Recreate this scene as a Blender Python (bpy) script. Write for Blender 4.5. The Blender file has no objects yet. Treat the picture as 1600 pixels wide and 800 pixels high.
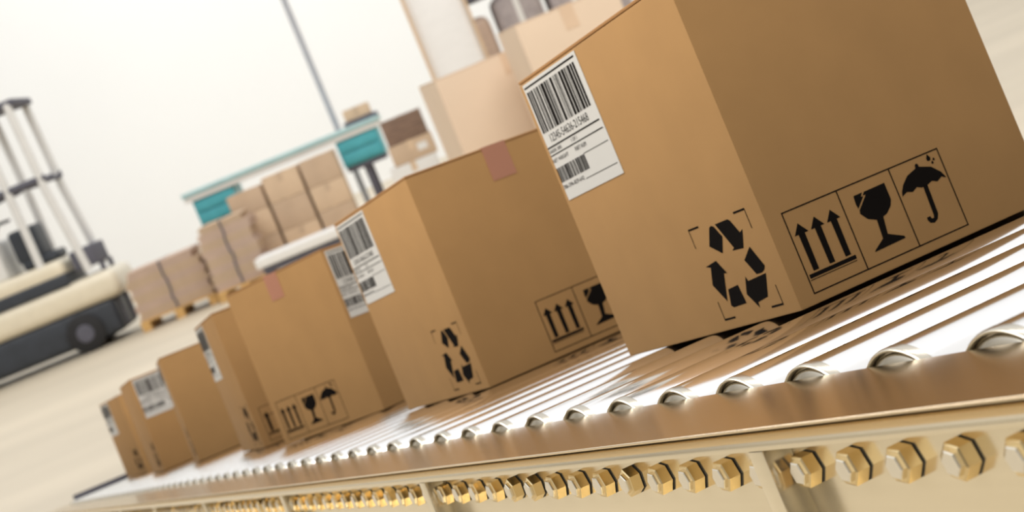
import bpy, bmesh, math, random
from mathutils import Matrix, Vector
random.seed(4)
S = 0.1                                   # one roller pitch = 0.1 m
scene = bpy.context.scene
COL = scene.collection

# ------------------------------------------------------------------ materials
def mat(name, color, rough=0.6, metal=0.0, spec=0.5, noise=0.0, nscale=8.0, bump=0.0, bscale=60.0, coat=0.0, stretch=(1, 1, 1), aniso=0.0):
    m = bpy.data.materials.new(name)
    m.use_nodes = True
    nt = m.node_tree
    b = nt.nodes['Principled BSDF']
    b.inputs['Base Color'].default_value = (*color, 1)
    b.inputs['Roughness'].default_value = rough
    b.inputs['Metallic'].default_value = metal
    b.inputs['Specular IOR Level'].default_value = spec
    b.inputs['Coat Weight'].default_value = coat
    b.inputs['Anisotropic'].default_value = aniso
    tc = nt.nodes.new('ShaderNodeTexCoord')
    mp = nt.nodes.new('ShaderNodeMapping')
    mp.inputs['Scale'].default_value = stretch
    nt.links.new(tc.outputs['Object'], mp.inputs['Vector'])
    if noise > 0:
        n = nt.nodes.new('ShaderNodeTexNoise')
        n.inputs['Scale'].default_value = nscale
        n.inputs['Detail'].default_value = 5
        r = nt.nodes.new('ShaderNodeValToRGB')
        r.color_ramp.elements[0].position = 0.3
        r.color_ramp.elements[1].position = 0.7
        r.color_ramp.elements[0].color = (*[c * (1 - noise) for c in color], 1)
        r.color_ramp.elements[1].color = (*[min(1, c * (1 + noise)) for c in color], 1)
        nt.links.new(mp.outputs[0], n.inputs['Vector'])
        nt.links.new(n.outputs['Fac'], r.inputs['Fac'])
        nt.links.new(r.outputs['Color'], b.inputs['Base Color'])
    if bump > 0:
        n2 = nt.nodes.new('ShaderNodeTexNoise')
        n2.inputs['Scale'].default_value = bscale
        n2.inputs['Detail'].default_value = 3
        bp = nt.nodes.new('ShaderNodeBump')
        bp.inputs['Strength'].default_value = bump
        bp.inputs['Distance'].default_value = 0.002
        nt.links.new(mp.outputs[0], n2.inputs['Vector'])
        nt.links.new(n2.outputs['Fac'], bp.inputs['Height'])
        nt.links.new(bp.outputs['Normal'], b.inputs['Normal'])
    return m

M_CARD = mat('cardboard', (0.49, 0.275, 0.108), 0.75, spec=0.25, noise=0.04, nscale=14, bump=0.08, bscale=90)
M_FLAP = mat('cardboard_flap', (0.46, 0.24, 0.095), 0.75, spec=0.25, noise=0.04, nscale=14)
M_TAPE = mat('packing_tape', (0.52, 0.235, 0.15), 0.38, noise=0.03)
M_INK = mat('black_ink', (0.010, 0.008, 0.007), 0.9, spec=0.03, noise=0.1)
M_PAPER = mat('label_paper', (0.76, 0.74, 0.70), 0.5, noise=0.015, nscale=10)
M_PRINT = mat('label_print', (0.016, 0.013, 0.012), 0.9, spec=0.05, noise=0.1)
M_CHROME = mat('polished_steel_roller', (0.93, 0.92, 0.91), 0.13, 1.0, noise=0.02, nscale=3, stretch=(40, 1, 40))
M_CAP = mat('roller_cap_steel', (0.56, 0.52, 0.44), 0.24, 1.0, noise=0.03)
M_FLANGE = mat('polished_flange_steel', (0.92, 0.76, 0.54), 0.17, 1.0, noise=0.02, nscale=5, stretch=(1, 30, 30))
M_RAIL = mat('satin_rail_steel', (0.92, 0.82, 0.62), 0.17, 0.82, 0.5, noise=0.02, nscale=5, stretch=(1, 30, 30))
M_BOLT = mat('gold_zinc_bolt', (0.84, 0.66, 0.36), 0.15, 1.0, noise=0.03, nscale=60)
M_TIP = mat('pale_steel_tip', (0.90, 0.85, 0.74), 0.22, 1.0, noise=0.03, nscale=60)
M_LEG = mat('leg_steel', (0.55, 0.53, 0.48), 0.4, 0.9, noise=0.04)
M_WALL = mat('white_wall_paint', (0.885, 0.895, 0.90), 0.8, noise=0.01, nscale=0.4)
M_FLOOR = mat('warehouse_floor', (0.61, 0.53, 0.405), 0.5, noise=0.09, nscale=0.5, stretch=(0.35, 1.6, 1), bump=0.02, bscale=20)
M_CREAM = mat('cream_truck_paint', (0.78, 0.71, 0.56), 0.35, noise=0.03, coat=0.2)
M_DARK = mat('dark_truck_paint', (0.035, 0.042, 0.055), 0.5, noise=0.15)
M_RUBBER = mat('black_rubber', (0.02, 0.02, 0.022), 0.8, noise=0.15)
M_GREY = mat('pale_grey_paint', (0.74, 0.74, 0.73), 0.45, noise=0.03)
M_SLATE = mat('slate_steel', (0.12, 0.12, 0.15), 0.7, 0.0, 0.2, noise=0.1)
M_TEAL = mat('teal_paint', (0.08, 0.42, 0.49), 0.4, noise=0.06)
M_TEALP = mat('pale_teal_paint', (0.42, 0.62, 0.64), 0.45, noise=0.05)
M_BOARD = mat('white_board', (0.80, 0.79, 0.77), 0.5, noise=0.02)
M_TAN = mat('tan_carton', (0.68, 0.51, 0.35), 0.8, noise=0.06, nscale=4)
M_TAN2 = mat('dull_carton', (0.58, 0.43, 0.30), 0.8, noise=0.06, nscale=4)
M_PEACH = mat('peach_carton', (0.78, 0.62, 0.47), 0.8, noise=0.03, nscale=3)
M_PEACHT = mat('peach_carton_tape', (0.74, 0.55, 0.39), 0.5, noise=0.03)
M_PINK = mat('flattened_cardboard', (0.58, 0.43, 0.34), 0.85, noise=0.1, nscale=5, stretch=(1, 1, 14))
M_WOOD = mat('pallet_wood', (0.62, 0.38, 0.14), 0.75, noise=0.18, nscale=5, stretch=(1, 8, 8))
M_BROWN = mat('brown_crate_wood', (0.22, 0.14, 0.10), 0.75, noise=0.2, nscale=6, stretch=(1, 6, 6))
M_WRAP = mat('white_stretch_wrap', (0.93, 0.93, 0.94), 0.22, noise=0.02, bump=0.35, bscale=9, stretch=(1, 1, 5), coat=0.4)
M_POLE = mat('blue_grey_steel', (0.46, 0.48, 0.53), 0.45, noise=0.05)
M_MAUVE = mat('grey_cloth_bundle', (0.42, 0.37, 0.37), 0.85, noise=0.16, nscale=9)

# ------------------------------------------------------------------ mesh helpers
def box(bm, x0, x1, y0, y1, z0, z1):
    v = [bm.verts.new(p) for p in ((x0, y0, z0), (x1, y0, z0), (x1, y1, z0), (x0, y1, z0), (x0, y0, z1), (x1, y0, z1), (x1, y1, z1), (x0, y1, z1))]
    return [bm.faces.new([v[i] for i in q]) for q in ((3, 2, 1, 0), (4, 5, 6, 7), (0, 1, 5, 4), (1, 2, 6, 5), (2, 3, 7, 6), (3, 0, 4, 7))]

def bevel(bm, w, seg=2):
    bmesh.ops.bevel(bm, geom=bm.edges[:], offset=w, segments=seg, profile=0.6, affect='EDGES', clamp_overlap=True)

def lathe(bm, prof, axis='Y', seg=48, center=(0, 0, 0)):
    """prof: (radius, along axis) pairs; radius 0 closes the end"""
    rings = []
    for r, a in prof:
        if r <= 1e-9:
            pts = [(0, 0)]
        else:
            pts = [(r * math.cos(2 * math.pi * i / seg), r * math.sin(2 * math.pi * i / seg)) for i in range(seg)]
        ring = []
        for c, s in pts:
            p = {'Y': (c, a, s), 'Z': (c, s, a), 'X': (a, c, s)}[axis]
            ring.append(bm.verts.new([p[k] + center[k] for k in range(3)]))
        rings.append(ring)
    for A, B in zip(rings, rings[1:]):
        for i in range(seg):
            j = (i + 1) % seg
            q = [A[i % len(A)], A[j % len(A)], B[j % len(B)], B[i % len(B)]]
            u = []
            for vv in q:
                if vv not in u:
                    u.append(vv)
            if len(u) > 2:
                bm.faces.new(u)

def extrude_profile(bm, prof, x0, x1):
    A = [bm.verts.new((x0, y, z)) for y, z in prof]
    B = [bm.verts.new((x1, y, z)) for y, z in prof]
    n = len(prof)
    for i in range(n):
        bm.faces.new([A[i], A[(i + 1) % n], B[(i + 1) % n], B[i]])
    bm.faces.new(A[::-1]); bm.faces.new(B)

def tube(bm, pts, r, seg=10):
    """round bar through points"""
    pts = [Vector(p) for p in pts]
    rings = []
    for i, p in enumerate(pts):
        d = (pts[min(i + 1, len(pts) - 1)] - pts[max(i - 1, 0)]).normalized()
        a = d.orthogonal().normalized(); b = d.cross(a)
        if rings and False: pass
        rings.append([bm.verts.new(p + r * (math.cos(2 * math.pi * k / seg) * a + math.sin(2 * math.pi * k / seg) * b)) for k in range(seg)])
    for A, B in zip(rings, rings[1:]):
        off = min(range(seg), key=lambda o: sum((A[k].co - B[(k + o) % seg].co).length for k in range(seg)))
        for k in range(seg):
            bm.faces.new([A[k], A[(k + 1) % seg], B[(k + 1 + off) % seg], B[(k + off) % seg]])
    bm.faces.new(rings[0][::-1]); bm.faces.new(rings[-1])

def obj(name, bm, m, parent=None, smooth=None, label=None):
    bmesh.ops.recalc_face_normals(bm, faces=bm.faces[:])
    me = bpy.data.meshes.new(name)
    bm.to_mesh(me); bm.free()
    me.materials.append(m)
    if smooth is not None:
        for p in me.polygons:
            p.use_smooth = True
        me.set_sharp_from_angle(angle=math.radians(smooth))
    o = bpy.data.objects.new(name, me)
    COL.objects.link(o)
    if parent: o.parent = parent
    if label: o['label'] = label
    return o

def tag(o, label, cat, group=None):
    o['label'] = label; o['category'] = cat
    if group: o['group'] = group
    return o

def thing(name, label, cat, mw=None, group=None):
    o = bpy.data.objects.new(name, None)
    o.empty_display_size = 0.1
    COL.objects.link(o)
    if mw is not None: o.matrix_world = mw
    return tag(o, label, cat, group)

def struct(name, bm, m):
    o = obj(name, bm, m); o['kind'] = 'structure'; return o

def copy_tree(o, parent=None):
    c = o.copy(); COL.objects.link(c)
    if parent: c.parent = parent
    for ch in list(o.children): copy_tree(ch, c)
    return c

# ------------------------------------------------------------------ camera and the slope of the conveyor
# the conveyor runs down an incline away from the camera; M_CONV takes its own straight frame into the room
F_PX = 2602.27
def cam_axes(yaw, pitch, roll):
    f = Vector((math.cos(pitch) * math.cos(yaw), math.cos(pitch) * math.sin(yaw), math.sin(pitch)))
    r = f.cross(Vector((0, 0, 1))).normalized(); u = r.cross(f)
    r2 = math.cos(roll) * r + math.sin(roll) * u
    u2 = -math.sin(roll) * r + math.cos(roll) * u
    return Matrix((r2, u2, -f)).transposed()
ROLL = -0.3891
CAM_H = 1.6
PITCH = -math.atan(300 / F_PX)
A_conv = cam_axes(2.7751, 0.0193, ROLL)
C_conv = Vector((7.2347, -5.0147, 1.195)) * S
A_room = cam_axes(math.pi / 2, PITCH, ROLL)
C_room = Vector((0, 0, CAM_H))
CAM_M = Matrix.Translation(C_room) @ A_room.to_4x4()
M_CONV = CAM_M @ (Matrix.Translation(C_conv) @ A_conv.to_4x4()).inverted()

cd = bpy.data.cameras.new('camera')
cam = bpy.data.objects.new('camera', cd)
COL.objects.link(cam)
cam.matrix_world = CAM_M
cd.sensor_width = 36; cd.lens = F_PX * 36 / 1600
cd.clip_start = 0.05; cd.clip_end = 200
cd.dof.use_dof = True
FOCUS = 1.18
APERTURE = 12.0 / F_PX                       # lens opening in metres
cd.dof.focus_distance = FOCUS
cd.dof.aperture_fstop = cd.lens / 1000 / APERTURE
scene.camera = cam

# ------------------------------------------------------------------ roller conveyor
X0, X1 = -63.0, 3.6                       # along the belt, in pitches
WID = 7.3                                 # between the rails
RR, RZ, RX = 0.4876, -0.4019, 0.0094
conv = thing('roller_conveyor', 'long steel roller conveyor under the row of boxes, gold hex bolts along its side', 'conveyor', M_CONV)

def arc(cy, cz, r, a0, a1, n=6):
    return [(cy + r * math.cos(math.radians(a0 + (a1 - a0) * k / n)), cz + r * math.sin(math.radians(a0 + (a1 - a0) * k / n))) for k in range(n + 1)]
FLANGE = [(0, 0), (-0.925, 0)] + arc(-0.932, -0.008, .008, 90, 180) + [(-0.94, -0.014), (-0.936, -0.018), (0, -0.018)]
CHANNEL = [(-0.56, -0.0185), (-0.60, -0.0185), (-0.60, -0.070)] + arc(-0.70, -0.172, .10, 90, 180, 9) + [(-0.796, -0.180), (-0.62, -0.182), (-0.62, -1.10), (-0.93, -1.10), (-0.93, -1.16), (-0.56, -1.16)]
for side in (0, 1):
    for nm, prof, mm in (('side_rail', CHANNEL, M_RAIL), ('rail_flange', FLANGE, M_FLANGE)):
        bm = bmesh.new()
        extrude_profile(bm, [((WID - y if side else y) * S, z * S) for y, z in prof], X0 * S, X1 * S)
        obj(nm, bm, mm, conv, 35)

# stiffening ribs on the near rail
bm = bmesh.new(); box(bm, -0.09 * S, 0.09 * S, -0.80 * S, -0.615 * S, -1.10 * S, -0.181 * S)
bevel(bm, 0.0012)
rib = obj('rail_rib', bm, M_RAIL, conv, 40)
rib.location.x = -1.36 * S
for k in (-1, 1, 2, 3, 4, 5, 6, 7, 8):
    if k < 0: continue
    c = copy_tree(rib, conv); c.location.x = (-1.36 - 6.95 * k) * S
# rollers
def roller_mesh():
    b = bmesh.new()
    y0, y1 = 0.03, WID - 0.03
    full = [(0.0, y0 + .07), (RR, y0 + .07), (RR, y1 - .07), (0.0, y1 - .07)]
    lathe(b, [(r * S, a * S) for r, a in full], 'Y', 64)
    return b
roller = obj('roller', roller_mesh(), M_CHROME, conv, 40)
bm = bmesh.new()
lathe(bm, [(r * S, y * S) for r, y in ((0, .022), (.20, .022), (.38, .030), (.432, .042), (.446, .056), (.449, .085), (.461, .085), (.463, .034), (.468, .026), (.477, .024), (.484, .032), (RR + .0015, .05), (RR + .0015, .0995), (0, .0995))], 'Y', 64)
cap = obj('roller_cap', bm, M_CAP, roller, 40)
bm = bmesh.new()
lathe(bm, [(0, -0.56 * S), (0.07 * S, -0.56 * S), (0.07 * S, 0.06 * S), (0, 0.06 * S)], 'Y', 16)
obj('axle', bm, M_LEG, roller, 40)
rolls = list(range(-3, 62))
for i, k in enumerate(rolls):
    r = roller if i == 0 else copy_tree(roller, conv)
    r.location = ((RX - k) * S, 0, RZ * S)
# dark plate closing the far end
bm = bmesh.new(); box(bm, -62.95 * S, -62.6 * S, 0.35 * S, (WID - .02) * S, -.40 * S, .27 * S); bevel(bm, .003)
obj('end_stop', bm, M_SLATE, conv, 40, 'dark grey end stop')
# hex bolts
def hexa(b, r, ya, yb, ch, rot=0.0):
    rings = []
    for rr, y in ((r - ch, ya), (r, ya + ch * 0.6), (r, yb)):
        rings.append([b.verts.new((rr * S * math.cos(rot + math.pi / 3 * i), y * S, rr * S * math.sin(rot + math.pi / 3 * i))) for i in range(6)])
    for A, B in zip(rings, rings[1:]):
        for i in range(6):
            b.faces.new([A[i], A[(i + 1) % 6], B[(i + 1) % 6], B[i]])
    b.faces.new(rings[0]); b.faces.new(rings[-1])
bm = bmesh.new(); hexa(bm, 0.105, -0.715, -0.632, 0.012)
bolt = obj('hex_bolt', bm, M_BOLT, conv, 25)
bm = bmesh.new(); hexa(bm, 0.072, -0.738, -0.71, 0.008)
obj('bolt_tip', bm, M_TIP, bolt, 25)
bm = bmesh.new(); hexa(bm, 0.104, -0.6335, -0.621, 0.001)
obj('gap_shade', bm, M_RUBBER, bolt, 40)  # black hex plate standing for the shaded gap behind the nut
for i in range(96):
    x = 1.9 - 0.5 * i
    c = bolt if i == 0 else copy_tree(bolt, conv)
    c.location = (x * S, 0, -0.352 * S)
    c.rotation_euler = (0, random.choice([0.15, 0.15, 0.1, 0.2, 0.65, 0.3]), 0)
# legs, plumb to the floor
IM = M_CONV.inverted()
for xx in (1.5, -26, -60):
    for yy in (-0.75, WID + 0.75):
        top = M_CONV @ Vector((xx * S, yy * S, -1.15 * S))
        b = bmesh.new()
        box(b, top.x - .025, top.x + .025, top.y - .025, top.y + .025, 0.012, top.z)
        box(b, top.x - .06, top.x + .06, top.y - .06, top.y + .06, 0.0, 0.012)
        bmesh.ops.transform(b, matrix=IM, verts=b.verts[:])
        obj('leg', b, M_LEG, conv)

# ------------------------------------------------------------------ cartons on the conveyor
BL, BW, BH = 3.42, 2.95, 3.10             # depth along the belt, width of the symbol face, height
REC = [[(2.511, .953), (2.551, .966), (2.592, .951), (2.668, .839), (2.563, .695), (2.389, .794)],
       [(2.627, .965), (2.859, .968), (2.894, .949), (2.975, .819), (3.034, .84), (2.931, .678), (2.737, .689), (2.782, .709)],
       [(2.183, .626), (2.398, .651), (2.501, .513), (2.445, .52), (2.314, .264), (2.173, .446), (2.264, .607)],
       [(2.407, .368), (2.596, .381), (2.618, .201), (2.385, .194), (2.348, .216)],
       [(3.033, .672), (3.147, .474), (3.117, .441), (3.057, .421), (2.968, .422), (2.865, .573)],
       [(2.77, .432), (2.792, .386), (3.116, .407), (2.998, .203), (2.811, .179), (2.805, .126), (2.68, .277)]]
def rect(x0, x1, z0, z1): return [(x0, z0), (x1, z0), (x1, z1), (x0, z1)]
def brackets():
    out = []
    for cx, sx in ((2.137, 1), (3.192, -1)):
        for cz, sz in ((1.008, -1), (0.095, 1)):
            out.append(rect(min(cx, cx + sx * .2), max(cx, cx + sx * .2), min(cz, cz + sz * .018), max(cz, cz + sz * .018)))
            a = cx, cx + sx * .01
            b = cz + sz * .018, cz + sz * .19
            out.append(rect(min(a), max(a), min(b), max(b)))
    return out
def frame():
    x0, x1, z0, z1, t = .177, 1.982, .088, .845, .012
    r = [rect(x0, x1, z0, z0 + t), rect(x0, x1, z1 - t, z1)]
    for x in (x0, .785, 1.39, x1 - t): r.append(rect(x, x + t, z0 + t, z1 - t))
    return r
def arrow(cx): return [(cx, .708), (cx + .075, .612), (cx + .034, .612), (cx + .030, .275), (cx - .030, .275), (cx - .034, .612), (cx - .075, .612)]
SYM = frame() + [arrow(.295), arrow(.475), arrow(.655),
       [(.205, .222), (.725, .222), (.725, .258), (.205, .258)], rect(.2, .72, .203, .210),
       [(.94, .735), (1.038, .737), (1.013, .704), (1.038, .701), (.938, .614), (.932, .66)],
       [(1.062, .736), (1.299, .739), (1.299, .579), (1.27, .528), (1.203, .478), (1.152, .466), (1.126, .309), (1.282, .235), (1.286, .214), (.93, .207), (.935, .218), (1.06, .290), (1.075, .462), (.99, .5), (.936, .568), (.945, .6), (1.067, .705), (1.035, .709)],
       [(1.425, .559), (1.44, .60), (1.481, .655), (1.56, .715), (1.672, .746), (1.681, .776), (1.698, .786), (1.714, .776), (1.718, .749), (1.84, .708), (1.922, .63), (1.955, .564), (1.905, .588), (1.848, .562), (1.79, .586), (1.72, .566), (1.66, .566), (1.61, .588), (1.55, .562), (1.49, .582)],
       [(1.677, .57), (1.728, .57), (1.716, .295), (1.69, .252), (1.645, .232), (1.60, .245), (1.582, .278), (1.585, .30), (1.621, .302), (1.632, .276), (1.655, .274), (1.665, .295)],
       [(1.848, .828), (1.872, .788), (1.866, .768), (1.846, .761), (1.827, .770), (1.826, .788)],
       [(1.902, .779), (1.914, .759), (1.899, .746), (1.885, .759)], [(1.876, .757), (1.889, .735), (1.873, .721), (1.859, .735)]]

def face_frame(which):
    """origin, along and outward normal of a carton face, seen from outside left to right"""
    if which == 'side': return Vector((-BL, 0, 0)), Vector((1, 0, 0)), Vector((0, -1, 0))
    if which == 'front': return Vector((0, 0, 0)), Vector((0, 1, 0)), Vector((1, 0, 0))
    if which == 'back': return Vector((0, BW, 0)), Vector((-1, 0, 0)), Vector((0, 1, 0))
def flat_polys(bm, polys, which, lift, da=0.0, thick=0.0):
    o, e, n = face_frame(which)
    for P in polys:
        vs = [bm.verts.new((o + e * (a + da) + Vector((0, 0, z)) + n * lift) * S) for a, z in P]
        f = bm.faces.new(vs); f.normal_update()
        if thick:
            r = bmesh.ops.extrude_face_region(bm, geom=[f])
            bmesh.ops.translate(bm, verts=[g for g in r['geom'] if isinstance(g, bmesh.types.BMVert)], vec=n * thick * S)
    bm.normal_update()
    bmesh.ops.triangulate(bm, faces=[f for f in bm.faces if len(f.verts) > 4], quad_method='BEAUTY', ngon_method='EAR_CLIP')
def text_mesh(bm, s, which, a0, a1, z, h, lift):
    cu = bpy.data.curves.new('t', 'FONT'); cu.body = s; cu.resolution_u = 3
    t = bpy.data.objects.new('t', cu); COL.objects.link(t)
    bpy.context.view_layer.update()
    me = t.to_mesh()
    xs = [v.co.x for v in me.vertices]; ys = [v.co.y for v in me.vertices]
    x0, x1, y0, y1 = min(xs), max(xs), min(ys), max(ys)
    o, e, n = face_frame(which)
    vv = [bm.verts.new((o + e * (a0 + (v.co.x - x0) / (x1 - x0) * (a1 - a0)) + Vector((0, 0, z + (v.co.y - y0) / (y1 - y0) * h)) + n * lift) * S) for v in me.vertices]
    for p in me.polygons:
        try: bm.faces.new([vv[i] for i in p.vertices])
        except ValueError: pass
    t.to_mesh_clear(); bpy.data.objects.remove(t)
BARS = "111011011100110101110011011111011101101001111001010110100111101111011010111101110111"
def barcode(a0, a1, z0, z1):
    n = len(BARS); w = (a1 - a0) / n; out = []; i = 0
    while i < n:
        if BARS[i] == '1':
            j = i
            while j < n and BARS[j] == '1': j += 1
            out.append(rect(a0 + i * w, a0 + (j - 0.25) * w, z0, z1)); i = j
        else: i += 1
    return out
def label_paper(which):
    b = bmesh.new()
    flat_polys(b, [[(.085, 1.752), (1.418, 1.752), (1.418, 3.04), (.085, 3.04)]], which, 0.001, 0, 0.006)
    return b
def label_print(which):
    b = bmesh.new(); L = 0.0095
    P = [rect(.11, 1.375, 2.988, 3.006)] + barcode(.125, 1.33, 2.49, 2.95) + barcode(.09, .80, 1.948, 2.105)
    P += [rect(.085, 1.375, 2.322, 2.338), rect(.085, 1.38, 2.238, 2.250), rect(.80, 1.378, 2.105, 2.112), rect(.64, 1.38, 1.868, 1.875)]
    flat_polys(b, P, which, L)
    text_mesh(b, '12345-54636-215468', which, .235, 1.18, 2.372, .085, L)
    text_mesh(b, 'ORDER: 3085', which, .09, .40, 2.268, .035, L)
    text_mesh(b, '1 OF 1', which, .655, .79, 2.268, .038, L)
    text_mesh(b, 'NET WEIGHT', which, .09, .485, 2.165, .04, L)
    text_mesh(b, 'PART NUM', which, .66, .925, 2.165, .045, L)
    text_mesh(b, '786-596-829-642', which, .09, .61, 1.872, .042, L)
    return b
PROTO = {}
def get(kind, which, build, m, parent, name, smooth=None):
    """first use builds the mesh, later ones share it"""
    k = (kind, which)
    if k not in PROTO:
        o = obj(name, build(), m, parent, smooth); PROTO[k] = o.data
    else:
        o = bpy.data.objects.new(name, PROTO[k]); COL.objects.link(o); o.parent = parent
    return o
def b_body():
    b = bmesh.new(); box(b, -BL * S, 0, 0, BW * S, 0, (BH - .035) * S); bevel(b, .0022, 2); return b
def b_flap(side):
    b = bmesh.new(); y0, y1 = (0.0, BW / 2 - .008) if side == 0 else (BW / 2 + .008, BW)
    box(b, -BL * S, 0, y0 * S, y1 * S, (BH - .033) * S, BH * S); bevel(b, .0012, 2); return b
def b_tape():
    b = bmesh.new(); w = .19; c = BW / 2 - .06
    t = .006
    for (x0, x1, z0, z1) in ((-BL - t, t, BH, BH + t), (0, t, BH - .49, BH), (-BL - t, -BL, BH - .49, BH)):
        box(b, x0 * S, x1 * S, (c - w) * S, (c + w) * S, z0 * S, z1 * S)
    return b
def carton(label, x, y, yaw, labels, recycle, symbols, sym_shift=0.0):
    mw = M_CONV @ Matrix.Translation((x * S, y * S, (RR + RZ + .004) * S)) @ Matrix.Rotation(yaw, 4, 'Z')
    t = thing('cardboard_box', label, 'box', mw, 'cardboard boxes riding the conveyor')
    get('body', 0, b_body, M_CARD, t, 'carton_body', 30)
    get('flap', 0, lambda: b_flap(0), M_FLAP, t, 'top_flap', 30)
    get('flap', 1, lambda: b_flap(1), M_FLAP, t, 'top_flap', 30)
    get('tape', 0, b_tape, M_TAPE, t, 'packing_tape')['label'] = 'reddish strip of packing tape over the top seam'
    for w in labels:
        lp = get('label', w, lambda: label_paper(w), M_PAPER, t, 'shipping_label')
        lp['label'] = 'white shipping label with black bar codes'
        get('print', w, lambda: label_print(w), M_PRINT, lp, 'label_print')
    for w in recycle:
        def br():
            b = bmesh.new(); flat_polys(b, REC + brackets(), w, 0.003); return b
        get('recycle', w, br, M_INK, t, 'recycling_mark')['label'] = 'black three-arrow recycling mark in corner brackets'
    for w in symbols:
        def bs():
            b = bmesh.new(); flat_polys(b, SYM, w, 0.003, sym_shift); return b
        get('symbols%.2f' % sym_shift, w, bs, M_INK, t, 'handling_symbols')['label'] = 'framed black arrows, glass and umbrella symbols'
    return t
carton('largest cardboard box, nearest on the rollers, its full bar code label in view', -5.3714, 2.0988, .049, ['side'], ['side'], ['front'])
carton('cardboard box half hidden behind the largest one, with pink tape on its top edge', -14.2255, 2.2013, .0616, ['side'], ['side'], ['front'], .92)
carton('cardboard box turned askew, third along the row, label just behind the second box', -24.4192, 1.3829, -1.09, ['back'], [], ['front'])
carton('cardboard box fourth along the row, its symbols cut off behind the askew box', -28.4204, 1.7526, -.045, ['side'], ['side'], ['front'])
carton('plain-fronted cardboard box fifth along the row, with no symbols on its wide face', -39.7957, 2.0867, -.1123, ['side'], ['side'], [])
carton('cardboard box second from the far end, white label on its wide face', -46.7966, 2.0178, -.0221, ['front'], ['side'], [])
carton('farthest and smallest-looking cardboard box, last on the rollers beside the open floor', -57.12, 2.77, .115, ['side'], ['side'], ['front'])

# ------------------------------------------------------------------ the warehouse behind
bm = bmesh.new(); box(bm, -30, 34, -10, 36, -0.2, 0); struct('floor', bm, M_FLOOR)
bm = bmesh.new(); box(bm, -30, 34, 36, 36.3, -0.2, 13); struct('wall_back', bm, M_WALL)

def part(name, m, parent, *boxes, bev=0.0, label=None):
    b = bmesh.new()
    for q in boxes: box(b, *q)
    if bev: bevel(b, bev, 3)
    return obj(name, b, m, parent, 35 if bev else None, label)

# cream warehouse truck at the far left
T = Matrix.Translation((-6.15, 22.6, 0))
tr = thing('forklift_truck', 'cream and dark forklift truck standing at the far left by the white wall', 'forklift', T)
part('chassis', M_DARK, tr, (-1.9, 1.05, -.55, .55, .10, .58), bev=.10)
b = bmesh.new(); box(b, -1.95, 1.22, -.60, .60, .56, .94); bevel(b, .15, 5)
obj('counterweight', b, M_CREAM, tr, 50)
part('body_stripe', M_DARK, tr, (-1.8, .62, -.57, .57, .93, 1.10), bev=.03)
b = bmesh.new(); box(b, -1.85, .62, -.56, .56, 1.05, 1.30); bevel(b, .11, 5)
obj('hood', b, M_CREAM, tr, 50)
st = part('seat', M_DARK, tr, (.06, .56, -.28, .28, 1.30, 1.43), bev=.05)
part('backrest', M_DARK, st, (.02, .40, -.27, .27, 1.40, 1.86), bev=.06)
part('battery_box', M_GREY, tr, (-1.2, -.12, -.46, .46, 1.29, 1.82), bev=.05)
for (xa, ya) in ((.33, -.48), (.33, .48), (.80, -.48), (.80, .48)):
    b = bmesh.new(); tube(b, [(xa + (.10 if xa > .5 else .0), ya, 1.0), (xa, ya, 2.2), (xa - .02, ya, 3.42)], .055, 12)
    obj('mast_post', b, M_GREY, tr, 50)
b = bmesh.new()
for ya in (-.48, .48): tube(b, [(-.55, ya, 2.28), (.1, ya, 2.36), (.86, ya, 2.36)], .05, 10)
for xa in (-.5, -.15, .2, .55, .82): tube(b, [(xa, -.48, 2.33), (xa, .48, 2.33)], .035, 8)
obj('overhead_guard', b, M_SLATE, tr, 50)
part('mast_crosshead', M_SLATE, tr, (.25, .88, -.52, .52, 3.38, 3.47), bev=.02)
part('lift_carriage', M_SLATE, tr, (.72, 1.02, -.45, .45, 1.05, 1.32), bev=.03)
b = bmesh.new(); lathe(b, [(.17, -.02), (.19, 0), (.17, .02), (.15, 0), (.17, -.02)], 'Z', 24, (-.02, -.30, 2.02)); tube(b, [(-.55, -.05, 1.28), (-.02, -.30, 2.02)], .025, 8); tube(b, [(-.18, -.30, 2.02), (.14, -.30, 2.02)], .015, 8)
obj('steering_wheel', b, M_RUBBER, tr, 50)
for xa in (-1.3, .55):
    for ya in (-.62, .44):
        b = bmesh.new(); lathe(b, [(0, ya), (.20, ya), (.26, ya + .03), (.26, ya + .15), (.20, ya + .18), (0, ya + .18)], 'Y', 28, (xa, 0, .26))
        wh = obj('wheel', b, M_RUBBER, tr, 40)
        b = bmesh.new(); lathe(b, [(0, ya - .012), (.11, ya - .012), (.13, ya + .01), (0, ya + .01)], 'Y', 20, (xa, 0, .26))
        obj('wheel_hub', b, M_SLATE, wh, 40)
for ya in (-.32, .22):
    part('fork', M_SLATE, tr, (1.02, 1.07, ya, ya + .10, .16, 1.06))

# packing bench with teal ends
BX0, BX1, BY, BZ = -3.86, -1.0, 23.4, 1.32
bn = thing('packing_bench', 'long packing bench with teal edge and teal drawer units at both ends', 'bench', Matrix.Translation((0, 0, 0)))
part('worktop', M_BOARD, bn, (BX0, BX1, BY - .5, BY + .5, BZ, BZ + .07), bev=.01, label='white worktop')
part('top_edging', M_TEALP, bn, (BX0 - .02, BX1 + .02, BY - .52, BY + .52, BZ + .07, BZ + .14), bev=.012, label='pale teal rim')
for xa, xb in ((BX0 + .08, BX0 + .68), (BX1 - .66, BX1 - .06)):
    dr = part('drawer_unit', M_TEAL, bn, (xa, xb, BY - .46, BY + .40, BZ - .38, BZ), bev=.02, label='teal drawer unit')
    for z in (BZ - .34, BZ - .17):
        part('drawer_front', M_TEAL, dr, (xa + .03, xb - .03, BY - .485, BY - .455, z, z + .14), bev=.008)
    part('plinth', M_SLATE, dr, (xa + .02, xb - .02, BY - .44, BY + .38, BZ - .45, BZ - .38), label='black plinth')
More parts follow.
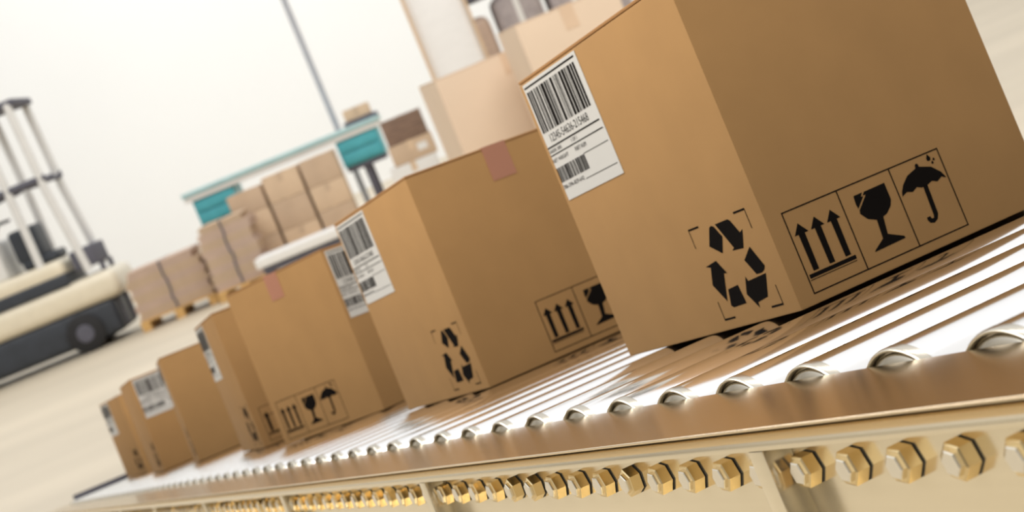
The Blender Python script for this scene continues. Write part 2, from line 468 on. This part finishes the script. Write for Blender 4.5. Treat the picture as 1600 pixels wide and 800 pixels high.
for xa in (BX0 + .3, BX1 - .42):
    for ya in (BY - .4, BY + .32):
        part('leg', M_SLATE, bn, (xa, xa + .09, ya, ya + .09, 0, BZ - .44))
part('rail_shelf', M_BOARD, bn, (BX0 + .35, BX1 - .38, BY - .05, BY + .38, .30, .34))

def bg_carton(label, x0, x1, y0, y1, z0, z1, m, tape, cat='box', group=None, name='cardboard_carton', rot=0.0, lab=False):
    cx, cy = (x0 + x1) / 2, (y0 + y1) / 2
    t = thing(name, label, cat, Matrix.Translation((cx, cy, z0)) @ Matrix.Rotation(rot, 4, 'Z'), group)
    hx, hy, h = (x1 - x0) / 2, (y1 - y0) / 2, z1 - z0
    part('carton_body', m, t, (-hx, hx, -hy, hy, 0, h - .006), bev=.008)
    part('top_flap', m, t, (-hx, hx, -hy, -.003, h - .006, h), bev=.002)
    part('top_flap', m, t, (-hx, hx, .003, hy, h - .006, h), bev=.002)
    w = .035
    part('packing_tape', tape, t, (-w, w, -hy - .002, -hy, h - .12, h), (-w, w, -hy - .002, hy + .002, h, h + .002))
    if lab:
        part('paper_label', M_BOARD, t, (hx * .25, hx * .7, -hy - .003, -hy, h * .35, h * .7))
    return t
def pallet(label, x0, x1, y0, y1, group=None):
    t = thing('wooden_pallet', label, 'pallet', Matrix.Translation(((x0 + x1) / 2, (y0 + y1) / 2, 0)), group)
    hx, hy = (x1 - x0) / 2, (y1 - y0) / 2
    for i in range(5):
        y = -hy + i * (2 * hy - .12) / 4
        part('deck_board', M_WOOD, t, (-hx, hx, y, y + .12, .118, .14))
    for i in range(3):
        x = -hx + i * (2 * hx - .12) / 2
        b = part('stringer', M_WOOD, t, (x, x + .12, -hy, hy, .098, .118))
        for j in range(3):
            y = -hy + j * (2 * hy - .12) / 2
            part('block', M_WOOD, b, (x, x + .12, y, y + .12, .018, .098))
        part('base_board', M_WOOD, t, (x, x + .12, -hy, hy, 0, .018))
    return t
# cartons stacked in front of the bench, between its teal ends, on a pallet
pallet('wooden pallet under the tan cartons in front of the teal bench', -3.3, -1.62, 22.0, 22.84)
cols = [(-3.22, -2.74), (-2.70, -2.20), (-2.16, -1.68)]
names = ['left', 'middle', 'right']
for i, (a, c) in enumerate(cols):
    z = .141
    for j, h in enumerate(((.40, .36, .30), (.37, .39, .36), (.42, .34, .37))[i]):
        where = ('lowest', 'middle', 'topmost')[j]
        side = ('nearest the flat cardboard stack', 'in the centre column', 'nearest the dark bench leg')[i]
        bg_carton('tan carton %s in its column before the teal bench, %s' % (where, side), a, c, 22.14, 22.68, z, z + h - .002, M_TAN if (i + j) % 2 else M_TAN2, M_TAN2, group='tan cartons stacked before the bench')
        z += h
# white board leaning on its trestle in front
sb = thing('white_trestle_table', 'low white table on dark legs in front of the stacked tan cartons', 'table', Matrix.Translation((-2.28, 20.6, 0)))
part('tabletop', M_BOARD, sb, (-.66, .66, -.3, .3, .28, .40), bev=.015)
part('under_shade', M_SLATE, sb, (-.6, .6, -.26, .26, .20, .28))  # dark slab standing in for the shadow under the white board
for xa in (-.58, .52):
    for ya in (-.24, .18):
        part('leg', M_SLATE, sb, (xa, xa + .06, ya, ya + .06, 0, .20))
# pallets of flattened cardboard
flat_i = 0
for pi, (x0, x1, y0, lev, pn) in enumerate(((-4.80, -3.74, 21.6, 6, 'beside the forklift'), (-3.66, -2.92, 21.2, 8, 'beside the white table'))):
    pallet('wooden pallet carrying flattened cardboard, %s' % pn, x0, x1, y0, y0 + .8)
    z = .141
    order = ('bottom', 'second from bottom', 'third from bottom', 'fourth from bottom', 'fifth from bottom', 'sixth from bottom', 'seventh from bottom', 'top')
    for j in range(lev):
        h = (.115, .10, .125, .09, .11)[(j + pi) % 5]
        dx = random.uniform(-.012, .012)
        t = thing('flattened_cardboard_bundle', '%s bundle of flattened cardboard on the pallet %s' % (order[j] if j < lev - 1 else 'topmost', pn), 'cardboard bundle',
                  Matrix.Translation(((x0 + x1) / 2 + dx, y0 + .4, z)), 'flattened cardboard bundles on pallets')
        hx = (x1 - x0) / 2 - .02 - (.06 if j == lev - 1 else 0)
        n = 5
        b = bmesh.new()
        for q in range(n):
            o = random.uniform(-.02, .02)
            box(b, -hx + o, hx + o, -.36, .36, q * h / n, (q + .82) * h / n)
        obj('sheets', b, M_PINK if (j + pi) % 2 else M_TAN2, t)
        part('strap', M_SLATE, t, (-.012, .012, -.385, -.382, 0, h - .001), (-.012, .012, -.385, .385, h - .003, h - .0015))
        z += h
# carton on the bench
t = bg_carton('small tan carton on the right end of the teal bench, beside the pole', -1.42, -1.05, 23.1, 23.5, BZ + .20, BZ + .36, M_TAN, M_TAN2)
t2 = thing('dark_tray', 'dark tray under the small carton on the teal bench', 'tray', Matrix.Translation((-1.22, 23.3, BZ + .1405)))
part('tray_base', M_SLATE, t2, (-.24, .24, -.24, .24, 0, .02))
part('tray_rim', M_SLATE, t2, (-.24, .24, -.24, -.22, .02, .057), (-.24, .24, .22, .24, .02, .057), (-.24, -.22, -.22, .22, .02, .057), (.22, .24, -.22, .22, .02, .057))
# steel pole
pl = thing('steel_pole', 'slender blue-grey steel pole rising behind the teal bench to the ceiling', 'pole', Matrix.Translation((-1.63, 24.2, 0)))
b = bmesh.new(); lathe(b, [(0, .02), (.045, .02), (.045, 9.0), (0, 9.0)], 'Z', 24); obj('shaft', b, M_POLE, pl, 40)
part('foot_plate', M_SLATE, pl, (-.16, .16, -.16, .16, 0, .02))

# brown cartons to the right of the bench
pallet('wooden pallet under the dark brown crates right of the teal bench', -1.06, -.26, 20.6, 21.4)
zz = .141
for i, (a, c, h, m, lb) in enumerate(((-1.0, -.32, .34, M_TAN2, 'dull tan carton lowest of the stack right of the teal bench'), (-1.0, -.40, .30, M_BOARD, 'white carton second up in the stack right of the teal bench'),
                                      (-.92, -.36, .26, M_TAN2, 'dull tan carton under the dark crate right of the teal bench'), (-.90, -.38, .32, M_BROWN, 'dark brown crate topping the stack right of the teal bench'))):
    bg_carton(lb, a, c, 20.7, 21.3, zz, zz + h - .002, m, M_BROWN if i == 3 else M_TAN, group='stack right of the bench', name='wooden_crate' if i == 3 else 'cardboard_carton', cat='crate' if i == 3 else 'box', lab=(i == 2))
    zz += h

# big peach cartons on a pallet, behind the second box
pallet('wooden pallet under the big peach cartons', -.12, 1.55, 9.0, 10.0)
bg_carton('big peach carton at the bottom of the pallet load, mostly hidden', -.09, .72, 9.06, 9.9, .141, .80, M_PEACH, M_PEACHT, name='large_carton')
bg_carton('wide pale peach carton standing just above the second box', -.085, .74, 9.04, 9.9, .802, 1.60, M_PEACH, M_PEACHT, name='large_carton', rot=.12)
bg_carton('peach carton at the foot of the pallet load, behind the nearest box', .80, 1.5, 9.06, 9.9, .141, .78, M_PEACH, M_PEACHT, name='large_carton')
bg_carton('middle peach carton hidden behind the nearest box', .81, 1.5, 9.06, 9.9, .782, 1.30, M_PEACH, M_PEACHT, name='large_carton')
bg_carton('upper pale peach carton peeking over the nearest box', .42, .93, 8.92, 9.62, 1.602, 1.70, M_PEACH, M_PEACHT, name='large_carton', rot=.1) if False else bg_carton('upper pale peach carton peeking over the nearest box', .40, .94, 8.2, 8.85, 1.05, 1.70, M_PEACH, M_PEACHT, name='large_carton', rot=.1)
bg_carton('peach carton supporting the upper one, behind the nearest box', .38, .97, 8.2, 8.85, .45, 1.048, M_PEACH, M_PEACHT, name='large_carton', rot=.1)
bg_carton('peach carton on the floor in the front column of the pallet load', .36, .99, 8.2, 8.85, 0.0, .448, M_PEACH, M_PEACHT, name='large_carton', rot=.1)
# white wrapped load and mauve bundles behind
pallet('wooden pallet under the white wrapped load', -.1, .8, 16, 17)
wl = thing('wrapped_pallet_load', 'tall white stretch-wrapped load standing behind the peach cartons', 'wrapped load', Matrix.Translation((.22, 16.5, .141)))
part('wrapped_goods', M_WRAP, wl, (-.25, .27, -.42, .42, 0, 2.55), bev=.05)
part('corner_board', M_TAN, wl, (-.285, -.25, -.45, -.415, 0, 2.5), label='brown cardboard corner board')
part('corner_board', M_TAN, wl, (.27, .30, -.45, -.415, 0, 2.5), label='brown cardboard corner board')
# storage rack with bundles
rk = thing('storage_rack', 'grey storage rack of bundles behind the peach cartons', 'rack', Matrix.Translation((1.30, 17.6, 0)))
for xa in (-1.25, 1.17):
    for ya in (-.45, .37):
        part('upright', M_GREY, rk, (xa, xa + .08, ya, ya + .08, 0, 3.4))
for z in (.5, 1.35, 2.2, 3.05):
    part('shelf', M_SLATE, rk, (-1.25, 1.25, -.45, .45, z, z + .06))
for si, z in enumerate((.562, 1.412, 2.262)):
    for k in range(4):
        xx = 1.30 - 1.10 + k * .57
        h = (.70, .62, .74, .66)[(si + k) % 4]
        t = thing('cloth_bundle', '%s soft bundle on the %s shelf of the grey storage rack' % (('leftmost', 'second from left', 'third from left', 'rightmost')[k], ('bottom', 'middle', 'top')[si]), 'bundle', Matrix.Translation((xx + .25, 17.55, z)), 'bundles on the storage rack')
        b = bmesh.new(); box(b, -.25, .25, -.36, .36, 0, h); bevel(b, .12, 4)
        obj('bundle', b, (M_MAUVE, M_MAUVE, M_PINK, M_MAUVE)[(si * 2 + k) % 4], t, 60)
        part('strap', M_BOARD, t, (-.03, .03, -.365, .365, h, h + .004), (-.03, .03, -.368, -.36, .02, h + .004))

# ------------------------------------------------------------------ light
w = bpy.data.worlds.new('world'); scene.world = w; w.use_nodes = True
nt = w.node_tree; nt.nodes.clear()
out = nt.nodes.new('ShaderNodeOutputWorld'); bg = nt.nodes.new('ShaderNodeBackground')
tc = nt.nodes.new('ShaderNodeTexCoord'); sp = nt.nodes.new('ShaderNodeSeparateXYZ')
nt.links.new(tc.outputs['Generated'], sp.inputs[0])
r1 = nt.nodes.new('ShaderNodeValToRGB')        # by height
mr = nt.nodes.new('ShaderNodeMapRange'); mr.inputs['From Min'].default_value = -1; mr.inputs['From Max'].default_value = 1
nt.links.new(sp.outputs['Z'], mr.inputs['Value']); nt.links.new(mr.outputs[0], r1.inputs[0])
e = r1.color_ramp.elements
e[0].position = 0.47; e[0].color = (.30, .27, .22, 1)
e[1].position = 0.74; e[1].color = (1.06, 1.06, 1.06, 1)
x = e.new(0.56); x.color = (.60, .58, .55, 1)
r2 = nt.nodes.new('ShaderNodeValToRGB')        # world darkened behind the camera and to the right, dims faces turned there
mx = nt.nodes.new('ShaderNodeVectorMath'); mx.operation = 'DOT_PRODUCT'; mx.inputs[1].default_value = (-0.62, 0.70, 0.35)
nt.links.new(tc.outputs['Generated'], mx.inputs[0])
m2 = nt.nodes.new('ShaderNodeMapRange'); m2.inputs['From Min'].default_value = -1; m2.inputs['From Max'].default_value = 1
nt.links.new(mx.outputs['Value'], m2.inputs['Value']); nt.links.new(m2.outputs[0], r2.inputs[0])
e = r2.color_ramp.elements
e[0].position = 0.1; e[0].color = (.80, .77, .72, 1)
e[1].position = 0.75; e[1].color = (1, 1, 1, 1)
# made-up dark noise patches in the world towards the horizon, for reflection contrast
nz = nt.nodes.new('ShaderNodeTexNoise'); nz.inputs['Scale'].default_value = 3.2; nz.inputs['Detail'].default_value = 2
mpn = nt.nodes.new('ShaderNodeMapping'); mpn.inputs['Scale'].default_value = (1, 1, .45)
nt.links.new(tc.outputs['Generated'], mpn.inputs[0]); nt.links.new(mpn.outputs[0], nz.inputs['Vector'])
r3 = nt.nodes.new('ShaderNodeValToRGB')
r3.color_ramp.elements[0].position = .40; r3.color_ramp.elements[0].color = (.16, .14, .12, 1)
r3.color_ramp.elements[1].position = .56; r3.color_ramp.elements[1].color = (1.12, 1.08, 1.0, 1)
nt.links.new(nz.outputs['Fac'], r3.inputs[0])
hz = nt.nodes.new('ShaderNodeMapRange'); hz.inputs['From Min'].default_value = .10; hz.inputs['From Max'].default_value = .45
hz.inputs['To Min'].default_value = 1; hz.inputs['To Max'].default_value = 0
nt.links.new(sp.outputs['Z'], hz.inputs['Value'])
pm = nt.nodes.new('ShaderNodeMix'); pm.data_type = 'RGBA'; pm.blend_type = 'MULTIPLY'
nt.links.new(hz.outputs[0], pm.inputs[0]); nt.links.new(r1.outputs[0], pm.inputs[6]); nt.links.new(r3.outputs[0], pm.inputs[7])
mul = nt.nodes.new('ShaderNodeMix'); mul.data_type = 'RGBA'; mul.blend_type = 'MULTIPLY'; mul.inputs['Factor'].default_value = 1
nt.links.new(pm.outputs[2], mul.inputs[6]); nt.links.new(r2.outputs[0], mul.inputs[7])
nt.links.new(mul.outputs[2], bg.inputs['Color'])
bg.inputs['Strength'].default_value = 1.0
nt.links.new(bg.outputs[0], out.inputs[0])
def area(name, loc, target, size, power, color=(1, 1, 1)):
    l = bpy.data.lights.new(name, 'AREA'); l.energy = power; l.shape = 'RECTANGLE'; l.size = size[0]; l.size_y = size[1]; l.color = color
    o = bpy.data.objects.new(name, l); COL.objects.link(o)
    o.location = loc; o.rotation_euler = (Vector(target) - Vector(loc)).to_track_quat('-Z', 'Y').to_euler()
    return o
# added fill strip, no real lamp: grades box sides from top to bottom
sl = bpy.data.lights.new('strip_fill', 'AREA'); sl.shape = 'RECTANGLE'; sl.size = 2.3; sl.size_y = .14; sl.energy = 8; sl.color = (1, .96, .90)
so = bpy.data.objects.new('strip_fill', sl); COL.objects.link(so)
so.matrix_world = M_CONV @ Matrix.Translation((-9.5 * S, -2.6 * S, 9.6 * S)) @ Matrix.Rotation(math.radians(28), 4, 'X')
area('ceiling_light', (-5, 1.5, 7), (0, 2, 1), (4, 4), 60, (1, .97, .92))
area('hall_fill', (-2, 15.5, 9), (-2, 22, 0), (10, 4), 450, (1, .98, .95))  # added fill brightening the background goods, no known fixture
area('load_fill', (1.5, 4.5, 6.5), (.6, 10, 1), (4, 2), 230, (1, .96, .92))  # added fill that lifts the fronts of the peach cartons
area('wall_fill', (-2, 27, 11), (-2, 36, 5), (16, 3), 900, (.93, .97, 1))  # added wash that whitens the back wall, not a fixture

scene.cycles.caustics_reflective = False
scene.cycles.caustics_refractive = False
vs = scene.view_settings
vs.view_transform = 'Standard'; vs.look = 'None'; vs.gamma = 1; vs.use_curve_mapping = False
vs.exposure = 0.0
